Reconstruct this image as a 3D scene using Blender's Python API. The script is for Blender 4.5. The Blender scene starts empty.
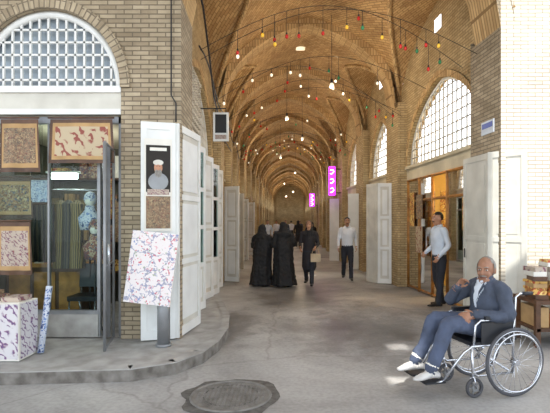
import bpy, math, random, time
from mathutils import Vector, Matrix, noise
from mathutils.kdtree import KDTree
random.seed(7)
SC=bpy.context.scene
COL=SC.collection
V=Vector
# ------------------------------------------------------------------ materials
def newmat(name):
    m=bpy.data.materials.new(name); m.use_nodes=True
    nt=m.node_tree; b=nt.nodes['Principled BSDF']
    return m,nt,b
def srgb(r,g,b):
    f=lambda c:(c/255/12.92) if c/255<=0.04045 else ((c/255+0.055)/1.055)**2.4
    return (f(r),f(g),f(b),1)
def plain(name,col,rough=.6,metal=0,emit=None,es=1,var=0.12,vs=6,bump=0):
    m,nt,b=newmat(name); c=srgb(*col)
    b.inputs['Roughness'].default_value=rough; b.inputs['Metallic'].default_value=metal
    b.inputs['Base Color'].default_value=c
    if var>0:
        tc=nt.nodes.new('ShaderNodeTexCoord'); n=nt.nodes.new('ShaderNodeTexNoise')
        n.inputs['Scale'].default_value=vs; n.inputs['Detail'].default_value=5
        nt.links.new(tc.outputs['Object'],n.inputs['Vector'])
        r=nt.nodes.new('ShaderNodeValToRGB')
        r.color_ramp.elements[0].position=.3; r.color_ramp.elements[1].position=.7
        r.color_ramp.elements[0].color=(c[0]*(1-var*1.6),c[1]*(1-var*1.7),c[2]*(1-var*1.8),1)
        r.color_ramp.elements[1].color=(min(1,c[0]*(1+var)),min(1,c[1]*(1+var)),min(1,c[2]*(1+var)),1)
        nt.links.new(n.outputs['Fac'],r.inputs['Fac']); nt.links.new(r.outputs['Color'],b.inputs['Base Color'])
        if bump:
            bp=nt.nodes.new('ShaderNodeBump'); bp.inputs['Strength'].default_value=bump; bp.inputs['Distance'].default_value=.02
            nt.links.new(n.outputs['Fac'],bp.inputs['Height']); nt.links.new(bp.outputs['Normal'],b.inputs['Normal'])
    if emit:
        b.inputs['Emission Color'].default_value=srgb(*emit); b.inputs['Emission Strength'].default_value=es
    return m
def brick(name,c1,c2,mortar,bw=.21,rh=.058,ms=.008,rot=0,stain=.35):
    m,nt,b=newmat(name)
    tc=nt.nodes.new('ShaderNodeTexCoord'); mp=nt.nodes.new('ShaderNodeMapping')
    mp.inputs['Rotation'].default_value=(0,0,rot)
    br=nt.nodes.new('ShaderNodeTexBrick')
    br.inputs['Color1'].default_value=srgb(*c1); br.inputs['Color2'].default_value=srgb(*c2); br.inputs['Mortar'].default_value=srgb(*mortar)
    br.inputs['Scale'].default_value=1; br.inputs['Mortar Size'].default_value=ms; br.inputs['Mortar Smooth'].default_value=.3
    br.inputs['Brick Width'].default_value=bw; br.inputs['Row Height'].default_value=rh
    nt.links.new(tc.outputs['UV'],mp.inputs['Vector']); nt.links.new(mp.outputs['Vector'],br.inputs['Vector'])
    n=nt.nodes.new('ShaderNodeTexNoise'); n.inputs['Scale'].default_value=1.3; n.inputs['Detail'].default_value=9; n.inputs['Roughness'].default_value=.65
    nt.links.new(tc.outputs['Object'],n.inputs['Vector'])
    r=nt.nodes.new('ShaderNodeValToRGB'); r.color_ramp.elements[0].position=.33; r.color_ramp.elements[1].position=.62
    r.color_ramp.elements[0].color=(1-stain,1-stain*1.05,1-stain*1.15,1); r.color_ramp.elements[1].color=(1,1,1,1)
    nt.links.new(n.outputs['Fac'],r.inputs['Fac'])
    mx=nt.nodes.new('ShaderNodeMix'); mx.data_type='RGBA'; mx.blend_type='MULTIPLY'; mx.inputs[0].default_value=1
    nt.links.new(br.outputs['Color'],mx.inputs[6]); nt.links.new(r.outputs['Color'],mx.inputs[7])
    nt.links.new(mx.outputs[2],b.inputs['Base Color'])
    bp=nt.nodes.new('ShaderNodeBump'); bp.inputs['Strength'].default_value=.6; bp.inputs['Distance'].default_value=.012; bp.invert=True
    nt.links.new(br.outputs['Fac'],bp.inputs['Height']); nt.links.new(bp.outputs['Normal'],b.inputs['Normal'])
    b.inputs['Roughness'].default_value=.85
    return m
def script_mat(name,bg,ink,sc=6,thr=.5,ink2=None):
    m,nt,b=newmat(name); tc=nt.nodes.new('ShaderNodeTexCoord')
    w=nt.nodes.new('ShaderNodeTexWave'); w.inputs['Scale'].default_value=sc; w.inputs['Distortion'].default_value=9
    w.inputs['Detail'].default_value=2; w.inputs['Detail Scale'].default_value=1.8; w.bands_direction='DIAGONAL'
    nt.links.new(tc.outputs['UV'],w.inputs['Vector'])
    r=nt.nodes.new('ShaderNodeValToRGB'); e=r.color_ramp.elements
    e[0].position=.0; e[0].color=srgb(*ink); e[1].position=thr; e[1].color=srgb(*bg)
    x=e.new(thr*.6); x.color=srgb(*(ink2 or ink))
    nt.links.new(w.outputs['Fac'],r.inputs['Fac'])
    n=nt.nodes.new('ShaderNodeTexNoise'); n.inputs['Scale'].default_value=6
    nt.links.new(tc.outputs['UV'],n.inputs['Vector'])
    r2=nt.nodes.new('ShaderNodeValToRGB'); r2.color_ramp.elements[0].position=.5; r2.color_ramp.elements[1].position=.58
    nt.links.new(n.outputs['Fac'],r2.inputs['Fac'])
    mx=nt.nodes.new('ShaderNodeMix'); mx.data_type='RGBA'
    nt.links.new(r2.outputs['Color'],mx.inputs[0]); nt.links.new(r.outputs['Color'],mx.inputs[6]); mx.inputs[7].default_value=srgb(*bg)
    nt.links.new(mx.outputs[2],b.inputs['Base Color']); b.inputs['Roughness'].default_value=.6
    return m
def floral(name,bg,cols,sc=9,thr=.42,vine=None,vt=.05,vsc=None):
    m,nt,b=newmat(name); tc=nt.nodes.new('ShaderNodeTexCoord')
    n=nt.nodes.new('ShaderNodeTexNoise'); n.inputs['Scale'].default_value=sc*.8
    nt.links.new(tc.outputs['UV'],n.inputs['Vector'])
    ad=nt.nodes.new('ShaderNodeMix'); ad.data_type='RGBA'; ad.inputs[0].default_value=.16
    nt.links.new(tc.outputs['UV'],ad.inputs[6]); nt.links.new(n.outputs['Color'],ad.inputs[7])
    v=nt.nodes.new('ShaderNodeTexVoronoi'); v.inputs['Scale'].default_value=sc
    nt.links.new(ad.outputs[2],v.inputs['Vector'])
    r=nt.nodes.new('ShaderNodeValToRGB'); r.color_ramp.interpolation='CONSTANT'; e=r.color_ramp.elements
    e[0].color=srgb(*cols[0]); e[0].position=0
    e[1].color=srgb(*cols[-1]); e[1].position=(len(cols)-1)/len(cols)
    for i in range(1,len(cols)-1):
        x=e.new(i/len(cols)); x.color=srgb(*cols[i])
    sp=nt.nodes.new('ShaderNodeSeparateColor'); nt.links.new(v.outputs['Color'],sp.inputs[0]); nt.links.new(sp.outputs[0],r.inputs['Fac'])
    t=nt.nodes.new('ShaderNodeMath'); t.operation='LESS_THAN'; t.inputs[1].default_value=thr
    nt.links.new(v.outputs['Distance'],t.inputs[0])
    mx=nt.nodes.new('ShaderNodeMix'); mx.data_type='RGBA'; nt.links.new(t.outputs[0],mx.inputs[0])
    mx.inputs[6].default_value=srgb(*bg); nt.links.new(r.outputs['Color'],mx.inputs[7])
    if vine:
        v2=nt.nodes.new('ShaderNodeTexVoronoi'); v2.feature='DISTANCE_TO_EDGE'; v2.inputs['Scale'].default_value=vsc or sc*.45
        nt.links.new(ad.outputs[2],v2.inputs['Vector'])
        t2=nt.nodes.new('ShaderNodeMath'); t2.operation='LESS_THAN'; t2.inputs[1].default_value=vt; nt.links.new(v2.outputs['Distance'],t2.inputs[0])
        m2=nt.nodes.new('ShaderNodeMix'); m2.data_type='RGBA'; nt.links.new(t2.outputs[0],m2.inputs[0]); m2.inputs[6].default_value=srgb(*bg); m2.inputs[7].default_value=srgb(*vine)
        nt.links.new(m2.outputs[2],mx.inputs[6])
    nt.links.new(mx.outputs[2],b.inputs['Base Color']); b.inputs['Roughness'].default_value=.6
    return m
def stripes(name,c1,c2,sc=8,rough=.7):
    m,nt,b=newmat(name); tc=nt.nodes.new('ShaderNodeTexCoord')
    w=nt.nodes.new('ShaderNodeTexWave'); w.inputs['Scale'].default_value=sc; w.inputs['Distortion'].default_value=1.5
    nt.links.new(tc.outputs['Object'],w.inputs['Vector'])
    r=nt.nodes.new('ShaderNodeValToRGB'); r.color_ramp.elements[0].color=srgb(*c1); r.color_ramp.elements[1].color=srgb(*c2)
    r.color_ramp.elements[0].position=.35; r.color_ramp.elements[1].position=.6
    nt.links.new(w.outputs['Fac'],r.inputs['Fac']); nt.links.new(r.outputs['Color'],b.inputs['Base Color']); b.inputs['Roughness'].default_value=rough
    return m
def ground_mat():
    m,nt,b=newmat('worn_pavement'); tc=nt.nodes.new('ShaderNodeTexCoord')
    def nz(s,d,ds=0,ro=.5):
        n=nt.nodes.new('ShaderNodeTexNoise'); n.inputs['Scale'].default_value=s; n.inputs['Detail'].default_value=d; n.inputs['Distortion'].default_value=ds; n.inputs['Roughness'].default_value=ro
        nt.links.new(tc.outputs['Object'],n.inputs['Vector']); return n
    a=nz(.6,10,.5,.6); f=nz(26,8)
    r=nt.nodes.new('ShaderNodeValToRGB'); e=r.color_ramp.elements
    e[0].position=.3; e[0].color=srgb(112,109,106); e[1].position=.68; e[1].color=srgb(182,180,177)
    x=e.new(.42); x.color=srgb(142,140,137); x=e.new(.55); x.color=srgb(162,160,157)
    nt.links.new(a.outputs['Fac'],r.inputs['Fac'])
    r2=nt.nodes.new('ShaderNodeValToRGB'); r2.color_ramp.elements[0].position=.35; r2.color_ramp.elements[1].position=.6
    r2.color_ramp.elements[0].color=(.86,.86,.86,1); r2.color_ramp.elements[1].color=(1.03,1.03,1.03,1)
    nt.links.new(f.outputs['Fac'],r2.inputs['Fac'])
    mx=nt.nodes.new('ShaderNodeMix'); mx.data_type='RGBA'; mx.blend_type='MULTIPLY'; mx.inputs[0].default_value=1
    nt.links.new(r.outputs['Color'],mx.inputs[6]); nt.links.new(r2.outputs['Color'],mx.inputs[7])
    v=nt.nodes.new('ShaderNodeTexVoronoi'); v.feature='DISTANCE_TO_EDGE'; v.inputs['Scale'].default_value=.45
    n3=nz(2,6); ad=nt.nodes.new('ShaderNodeMix'); ad.data_type='RGBA'; ad.inputs[0].default_value=.3
    nt.links.new(tc.outputs['Object'],ad.inputs[6]); nt.links.new(n3.outputs['Color'],ad.inputs[7]); nt.links.new(ad.outputs[2],v.inputs['Vector'])
    r3=nt.nodes.new('ShaderNodeValToRGB'); r3.color_ramp.elements[0].color=(.78,.77,.76,1); r3.color_ramp.elements[1].color=(1,1,1,1); r3.color_ramp.elements[1].position=.008
    nt.links.new(v.outputs['Distance'],r3.inputs['Fac'])
    m2=nt.nodes.new('ShaderNodeMix'); m2.data_type='RGBA'; m2.blend_type='MULTIPLY'; m2.inputs[0].default_value=1
    nt.links.new(mx.outputs[2],m2.inputs[6]); nt.links.new(r3.outputs['Color'],m2.inputs[7])
    cur=m2.outputs[2]; roughs=None
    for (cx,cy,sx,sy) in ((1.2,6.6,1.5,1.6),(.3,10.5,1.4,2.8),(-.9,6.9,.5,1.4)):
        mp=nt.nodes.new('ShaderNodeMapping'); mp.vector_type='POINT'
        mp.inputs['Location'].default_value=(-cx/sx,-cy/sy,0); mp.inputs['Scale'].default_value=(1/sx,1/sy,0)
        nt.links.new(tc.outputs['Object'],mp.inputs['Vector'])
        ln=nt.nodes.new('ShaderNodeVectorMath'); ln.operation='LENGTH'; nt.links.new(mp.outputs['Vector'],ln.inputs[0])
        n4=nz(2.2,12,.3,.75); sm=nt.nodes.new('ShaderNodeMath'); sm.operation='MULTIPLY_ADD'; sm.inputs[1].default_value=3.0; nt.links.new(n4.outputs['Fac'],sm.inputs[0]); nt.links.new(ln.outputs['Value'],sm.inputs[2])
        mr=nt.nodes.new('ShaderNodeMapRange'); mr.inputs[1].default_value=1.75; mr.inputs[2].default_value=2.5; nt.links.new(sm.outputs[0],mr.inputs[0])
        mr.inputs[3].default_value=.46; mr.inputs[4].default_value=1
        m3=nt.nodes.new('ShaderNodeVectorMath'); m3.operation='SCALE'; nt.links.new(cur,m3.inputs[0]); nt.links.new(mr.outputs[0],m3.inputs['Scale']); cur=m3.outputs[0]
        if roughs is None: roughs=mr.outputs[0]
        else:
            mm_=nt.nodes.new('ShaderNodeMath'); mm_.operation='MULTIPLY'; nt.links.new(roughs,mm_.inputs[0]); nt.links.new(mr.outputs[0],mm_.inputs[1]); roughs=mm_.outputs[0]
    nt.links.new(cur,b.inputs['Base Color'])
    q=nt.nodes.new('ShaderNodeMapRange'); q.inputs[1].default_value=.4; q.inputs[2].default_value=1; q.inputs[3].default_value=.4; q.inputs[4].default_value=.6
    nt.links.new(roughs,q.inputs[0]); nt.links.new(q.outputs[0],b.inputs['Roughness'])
    bp=nt.nodes.new('ShaderNodeBump'); bp.inputs['Strength'].default_value=.2; bp.inputs['Distance'].default_value=.008
    nt.links.new(f.outputs['Fac'],bp.inputs['Height']); nt.links.new(bp.outputs['Normal'],b.inputs['Normal'])
    return m
M={}
M['brick_pier']=brick('brick_grey_tan',(188,172,146),(156,140,116),(124,112,94))
M['brick_wall']=brick('brick_yellow',(208,184,140),(182,156,112),(148,126,90))
M['brick_vault']=brick('brick_vault',(218,182,128),(188,148,98),(146,112,72),bw=.22,rh=.075,rot=math.radians(38),stain=.36)
M['brick_rib']=brick('brick_rib',(220,188,136),(188,152,104),(146,116,76),bw=.07,rh=.2,stain=.28)
M['brick_lit']=brick('brick_lit',(224,216,200),(204,194,176),(166,156,140),stain=.15)  # daylight whitening put into the brick colour of right front and lattice
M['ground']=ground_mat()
for a_ in [
 ('concrete','curb_concrete',(160,158,154),dict(rough=.8,var=.18,vs=5,bump=.2)),
 ('white','white_paint',(226,227,224),dict(rough=.45,var=.06,vs=3)),
 ('cream','cream_paint',(206,203,192),dict(rough=.5,var=.1,vs=3)),
 ('plaster','plaster',(214,202,174),dict(rough=.8,vs=2)),
 ('yplaster','yellow_plaster',(226,190,110),dict(rough=.8,var=.1,vs=2)),
 ('wood','golden_wood',(176,122,58),dict(rough=.45,var=.3,vs=7)),
 ('dwood','dark_wood',(88,58,36),dict(rough=.5,var=.3,vs=7)),
 ('grey','grey_metal',(140,142,144),dict(rough=.45,metal=.4,var=.1)),
 ('dark','dark_metal',(40,40,42),dict(rough=.5,metal=.2)),
 ('chrome','chrome',(205,208,214),dict(rough=.2,metal=.9,var=0)),
 ('rubber','tyre_rubber',(74,74,78),dict(rough=.7)),
 ('vinyl','black_vinyl',(30,32,38),dict(rough=.45)),
 ('int','shop_interior',(92,88,76),dict(rough=.9,var=.2,vs=3)),
 ('intdark','shop_dark',(48,44,40),dict(rough=.9)),
 ('lamp','tube_light',(255,255,250),dict(emit=(235,255,245),es=14,var=0)),
 ('bulbw','bulb_white',(250,248,235),dict(rough=.2,emit=(255,240,210),es=.8,var=0)),
 ('bulbr','bulb_red',(190,40,36),dict(rough=.25,emit=(220,40,30),es=.15,var=0)),
 ('bulby','bulb_yellow',(235,190,60),dict(rough=.25,emit=(250,190,60),es=.3,var=0)),
 ('bulbg','bulb_green',(60,140,90),dict(rough=.25,var=0)),
 ('neon','neon_magenta',(210,60,220),dict(emit=(190,40,235),es=2.8,var=0)),
 ('neonw','neon_white',(255,230,255),dict(emit=(255,200,255),es=5,var=0)),
 ('warm','warm_lamp',(255,220,150),dict(emit=(255,205,120),es=9,var=0)),
 ('paneL','frosted_pane',(160,172,182),dict(rough=.25,var=.1,vs=2)),
 ('skin','skin',(182,132,102),dict(rough=.5,var=.08,vs=20)),
 ('skin_old','skin_tanned',(150,108,84),dict(rough=.5,vs=24)),
 ('hair','black_hair',(28,24,22),{}),
 ('hairg','grey_hair',(136,132,126),dict(rough=.7,var=.2,vs=60)),
 ('shirtw','white_shirt',(218,220,224),dict(rough=.7,var=.06)),
 ('shirtb','pale_blue_shirt',(206,214,224),dict(rough=.7,var=.06)),
 ('trous','dark_trousers',(38,40,48),dict(rough=.8)),
 ('slate','slate_trousers',(72,82,104),dict(rough=.8,var=.18,vs=8)),
 ('jacket','blue_grey_jacket',(66,74,90),dict(rough=.8,var=.2,vs=9)),
 ('chador','black_chador',(17,17,20),dict(rough=.75,var=.2,vs=5)),
 ('manteau','dark_manteau',(34,30,34),dict(rough=.8)),
 ('shoe','black_shoe',(26,24,24),dict(rough=.4)),
 ('shoew','pale_shoe',(196,194,190),{}),
 ('eyew','eye_white',(205,200,192),dict(rough=.3,var=0)),
 ('lip','lips',(120,70,60),dict(rough=.5,var=0)),
 ('bag','tan_bag',(190,170,140),{}),
 ('blue','blue_enamel',(40,80,170),dict(rough=.4,var=.05)),
 ('orange','orange_plastic',(214,120,50),dict(rough=.5,var=.1)),
 ('paper','paper',(226,222,212),dict(rough=.7,var=.05)),
 ('card','cardboard',(180,146,100),dict(rough=.8)),
 ('iron','cast_iron',(116,113,108),dict(rough=.75,var=.2,vs=9,bump=.2)),
 ('patch','rough_patch',(92,89,85),dict(rough=.9,var=.3,vs=14,bump=.5)),
 ('curbside','curb_side',(122,118,112),dict(rough=.9,var=.3,vs=8,bump=.4))]:
    M[a_[0]]=plain(a_[1],a_[2],**a_[3])
g,nt,b=newmat('clear_glass'); M['glass']=g
out=nt.nodes['Material Output']; tr=nt.nodes.new('ShaderNodeBsdfTransparent'); gl=nt.nodes.new('ShaderNodeBsdfGlossy'); gl.inputs['Roughness'].default_value=.03
tr.inputs['Color'].default_value=(.8,.94,.9,1)
fr=nt.nodes.new('ShaderNodeFresnel'); fr.inputs['IOR'].default_value=1.4
mx=nt.nodes.new('ShaderNodeMixShader'); nt.links.new(fr.outputs[0],mx.inputs[0]); nt.links.new(tr.outputs[0],mx.inputs[1]); nt.links.new(gl.outputs[0],mx.inputs[2]); nt.links.new(mx.outputs[0],out.inputs['Surface'])
M['callig']=script_mat('calligraphy_cream',(186,168,138),(140,70,58),3.2,.3)
M['callig2']=script_mat('calligraphy_red',(180,164,148),(136,72,74),5,.45,(92,88,112))
M['callig3']=script_mat('calligraphy_white',(206,202,204),(96,72,120),4.5,.34,(150,112,132))
M['floral']=floral('floral_print',(222,214,212),[(196,96,106),(130,142,184),(216,170,174),(156,164,140),(186,110,128)],19,.3,(150,150,170),.04,6)
M['mini']=floral('miniature_painting',(164,136,98),[(124,84,60),(88,90,78),(184,166,126),(72,80,98),(140,100,70)],20,.5,(88,62,48),.06,9)
M['mini2']=floral('tapestry_brown',(146,124,94),[(112,84,64),(172,150,114),(90,84,74),(134,84,66)],30,.5,(84,64,52),.06,8)
M['rug']=floral('woven_rug',(124,70,60),[(66,74,100),(180,160,130),(140,88,66),(52,58,78)],24,.46,(180,160,130),.05,7)
M['gold']=floral('gilded_print',(216,174,92),[(170,106,54),(236,206,130),(130,82,46),(190,86,54)],16,.45,(150,92,46),.06,7)
M['scarfb']=floral('scarf_blue',(200,206,218),[(74,100,154),(104,132,184),(54,74,124)],22,.42)
M['robe1']=stripes('robe_stripe_gold',(60,54,36),(150,128,80),14)
M['robe2']=stripes('robe_dark',(36,40,42),(84,78,64),9)
# ------------------------------------------------------------------ mesh builder
class MB:
    def __init__(s,name): s.name=name; s.v=[]; s.f=[]; s.m=[]; s.uv=[]; s.mats=[]; s.sm=[]
    def mi(s,k):
        if k not in s.mats: s.mats.append(k)
        return s.mats.index(k)
    def face(s,pts,mat,uv=None,smooth=False):
        b=len(s.v); s.v+= [V(p) for p in pts]; s.f.append(list(range(b,b+len(pts)))); s.m.append(s.mi(mat)); s.uv.append(uv); s.sm.append(smooth)
    def card(s,c,w,h,n,mat,up=(0,0,1),th=0.0,edge=None):
        n=V(n).normalized(); up=V(up); r=up.cross(n).normalized(); u=n.cross(r).normalized(); c=V(c)
        q=[c-r*w/2-u*h/2,c+r*w/2-u*h/2,c+r*w/2+u*h/2,c-r*w/2+u*h/2]
        s.face(q,mat,[(0,0),(w/max(w,h)*1,0),(w/max(w,h),h/max(w,h)),(0,h/max(w,h))])
        if th:
            e=edge or mat; k=[p-n*th for p in q]
            s.face(k[::-1],e)
            for i in range(4): j=(i+1)%4; s.face([q[j],q[i],k[i],k[j]],e)
    def box(s,c,sz,mat,rot=None):
        c=V(c); h=V(sz)/2; P=[]
        for x in(-1,1):
            for y in(-1,1):
                for z in(-1,1):
                    p=V((x*h.x,y*h.y,z*h.z)); 
                    if rot is not None: p=rot@p
                    P.append(c+p)
        for q in((0,1,3,2),(4,6,7,5),(0,4,5,1),(2,3,7,6),(0,2,6,4),(1,5,7,3)): s.face([P[i] for i in q],mat)
    def bb(s,a,b,mat):
        a=V(a);b=V(b); s.box((a+b)/2,(abs(b.x-a.x),abs(b.y-a.y),abs(b.z-a.z)),mat)
    def tube(s,pts,r,mat,n=8,closed=False):
        pts=[V(p) for p in pts]; k=len(pts); rr=r if isinstance(r,(list,tuple)) else [r]*k
        rings=[]; pu=None
        for i,p in enumerate(pts):
            if closed: t=(pts[(i+1)%k]-pts[i-1])
            else: t=pts[min(i+1,k-1)]-pts[max(i-1,0)]
            t.normalize()
            if pu is None:
                a=V((0,0,1)) if abs(t.z)<.9 else V((1,0,0)); u=t.cross(a).normalized()
            else:
                u=(pu-t*pu.dot(t))
                u=u.normalized() if u.length>1e-6 else t.orthogonal().normalized()
            pu=u; w=t.cross(u)
            b=len(s.v); s.v+=[p+(u*math.cos(2*math.pi*j/n)+w*math.sin(2*math.pi*j/n))*rr[i] for j in range(n)]; rings.append(b)
        mi=s.mi(mat)
        for i in range(k if closed else k-1):
            a=rings[i]; b=rings[(i+1)%k]
            for j in range(n):
                s.f.append([a+j,a+(j+1)%n,b+(j+1)%n,b+j]); s.m.append(mi); s.uv.append(None); s.sm.append(True)
        if not closed:
            s.f.append([rings[0]+j for j in range(n)][::-1]); s.m.append(mi); s.uv.append(None); s.sm.append(False)
            s.f.append([rings[-1]+j for j in range(n)]); s.m.append(mi); s.uv.append(None); s.sm.append(False)
    def ring(s,c,axis,R,r,mat,n=40,k=8):
        axis=V(axis).normalized(); u=axis.orthogonal().normalized(); w=axis.cross(u); c=V(c)
        s.tube([c+(u*math.cos(2*math.pi*i/n)+w*math.sin(2*math.pi*i/n))*R for i in range(n)],r,mat,k,True)
    def ell(s,c,rad,mat,fr=None,nu=16,nv=10,keep=None):
        c=V(c); S,F,U=fr or (V((1,0,0)),V((0,1,0)),V((0,0,1))); mi=s.mi(mat)
        g=[]; loc=[]
        for i in range(nv+1):
            th=math.pi*i/nv
            for j in range(nu):
                ph=2*math.pi*j/nu; l=V((math.sin(th)*math.cos(ph)*rad[0],math.sin(th)*math.sin(ph)*rad[1],math.cos(th)*rad[2]))
                loc.append(l); g.append(c+S*l.x+F*l.y+U*l.z)
        b=len(s.v); s.v+=g
        for i in range(nv):
            for j in range(nu):
                q=[i*nu+j,(i+1)*nu+j,(i+1)*nu+(j+1)%nu,i*nu+(j+1)%nu]
                if keep and not keep((loc[q[0]]+loc[q[1]]+loc[q[2]]+loc[q[3]])/4): continue
                s.f.append([b+x for x in q]); s.m.append(mi); s.uv.append(None); s.sm.append(True)
    def build(s,parent=None):
        me=bpy.data.meshes.new(s.name); me.from_pydata([tuple(p) for p in s.v],[],s.f)
        for k in s.mats: me.materials.append(M[k])
        uvs=[]
        vv=s.v
        for f,u in zip(s.f,s.uv):
            if u:
                for x in u: uvs+= [x[0],x[1]]
            else:
                n=(vv[f[1]]-vv[f[0]]).cross(vv[f[2]]-vv[f[0]]) if len(f)<4 else (vv[f[2]]-vv[f[0]]).cross(vv[f[3]]-vv[f[1]])
                a=(abs(n.x),abs(n.y),abs(n.z)); k=a.index(max(a))
                for i in f:
                    c=vv[i]
                    if k==0: uvs+=[c.y,c.z]
                    elif k==1: uvs+=[c.x,c.z]
                    else: uvs+=[c.x,c.y]
        uvl=me.uv_layers.new(name='UVMap'); uvl.data.foreach_set('uv',uvs)
        me.polygons.foreach_set('material_index',s.m); me.polygons.foreach_set('use_smooth',s.sm)
        me.update(); o=bpy.data.objects.new(s.name,me); COL.objects.link(o)
        if parent: o.parent=parent
        return o
def P(px,py,Y): return V(((px-290)*Y/450,Y,1.6+(222-py)*Y/450))
# ------------------------------------------------------------------ architecture
def XR(y): return 3.66-.09*y if y<18.3 else 2.013
def XL(y): return -1.38-.06*(y-5.7) if y<18.3 else -2.136
REC=.22
def W(side,y,d,z):
    return V((XR(y)+d,y,z)) if side=='right' else V((XL(y)-d,y,z))
def prof(u,r=1.35):
    u=min(1,abs(u)); return math.sqrt(max(0,r*r-(u+r-1)**2))/math.sqrt(r*r-(r-1)**2)
SPR=4.45; MAIN=2.3; CROSS=1.75
bounds=[6.55,11.6,15.0,18.3]
while bounds[-1]<58: bounds.append(bounds[-1]+3.3)
YEND=bounds[-1]
def ymap(t,side):
    if side=='left' and t<11.6: return 5.7+(t-6.55)*(11.6-5.7)/(11.6-6.55)
    return t
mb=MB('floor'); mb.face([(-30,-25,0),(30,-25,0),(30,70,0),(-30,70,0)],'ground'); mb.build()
mb=MB('ceiling'); gr=MB('trim_groin_edges')
NU=36
def invprof(t):
    lo,hi=0,1
    for _ in range(30):
        m_=(lo+hi)/2
        if prof(m_)>t: lo=m_
        else: hi=m_
    return lo
for bi in range(len(bounds)-1):
    a,b=bounds[bi],bounds[bi+1]; NT=24
    def vq(v,u,dz=0):
        t=a+(b-a)*(v+1)/2
        l=W('left',ymap(t,'left'),REC,0); r=W('right',t,REC,0)
        p=l.lerp(r,(u+1)/2); z=max(SPR+MAIN*prof(u),SPR+CROSS*prof(v))+dz; return V((p.x,p.y,z)),(t,u*3.1)
    def vp(i,j): return vq(-1+2*i/NT,-1+2*j/NU)
    hole=bi in(0,1)
    for i in range(NT):
        for j in range(NU):
            if hole and i in(11,12) and j in(17,18): continue
            q=[vp(i,j),vp(i,j+1),vp(i+1,j+1),vp(i+1,j)]
            mb.face([x[0] for x in q],'brick_vault',[x[1] for x in q])
    if hole:
        cs=[vp(11,17)[0],vp(11,19)[0],vp(13,19)[0],vp(13,17)[0]]
        for k in range(4):
            p,q=cs[k],cs[(k+1)%4]; mb.face([p,q,q+V((0,0,.25)),p+V((0,0,.25))],'plaster')
    if bi<10:
        for sg in(-1,1):
            pts=[]
            for k in range(-14,15):
                v=k/14*.985; u=invprof(CROSS*prof(v)/MAIN); pts.append(vq(v,sg*u,-.01)[0])
            gr.tube(pts,.055,'brick_rib',6)
mb.build(); gr.build()
mb=MB('trim_vault_ribs')
for bi,t in enumerate(bounds):
    t0,t1=(t,t+.75) if bi==0 else (t-.25,t+.25)
    if bi==len(bounds)-1: t1=t
    for j in range(NU):
        q=[]
        for (tt,jj) in((t0,j),(t0,j+1),(t1,j+1),(t1,j)):
            l=W('left',ymap(tt,'left'),0,0); r=W('right',tt,0,0); p=l.lerp(r,jj/NU); u=-1+2*jj/NU
            q.append((V((p.x,p.y,SPR+(MAIN-.18)*prof(u))),(tt,u*3.1)))
        mb.face([x[0] for x in q],'brick_rib',[x[1] for x in q])
        for e in((0,1),(2,3)):
            p0,p1=q[e[0]],q[e[1]]
            if bi==0 and e==(0,1):
                mb.face([p0[0],p1[0],V((p1[0].x,p1[0].y,8)),V((p0[0].x,p0[0].y,8))],'brick_pier')
            else: 
                h=V((0,0,.4)); mb.face([p0[0],p1[0],p1[0]+h,p0[0]+h],'brick_rib')
mb.build()
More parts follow.
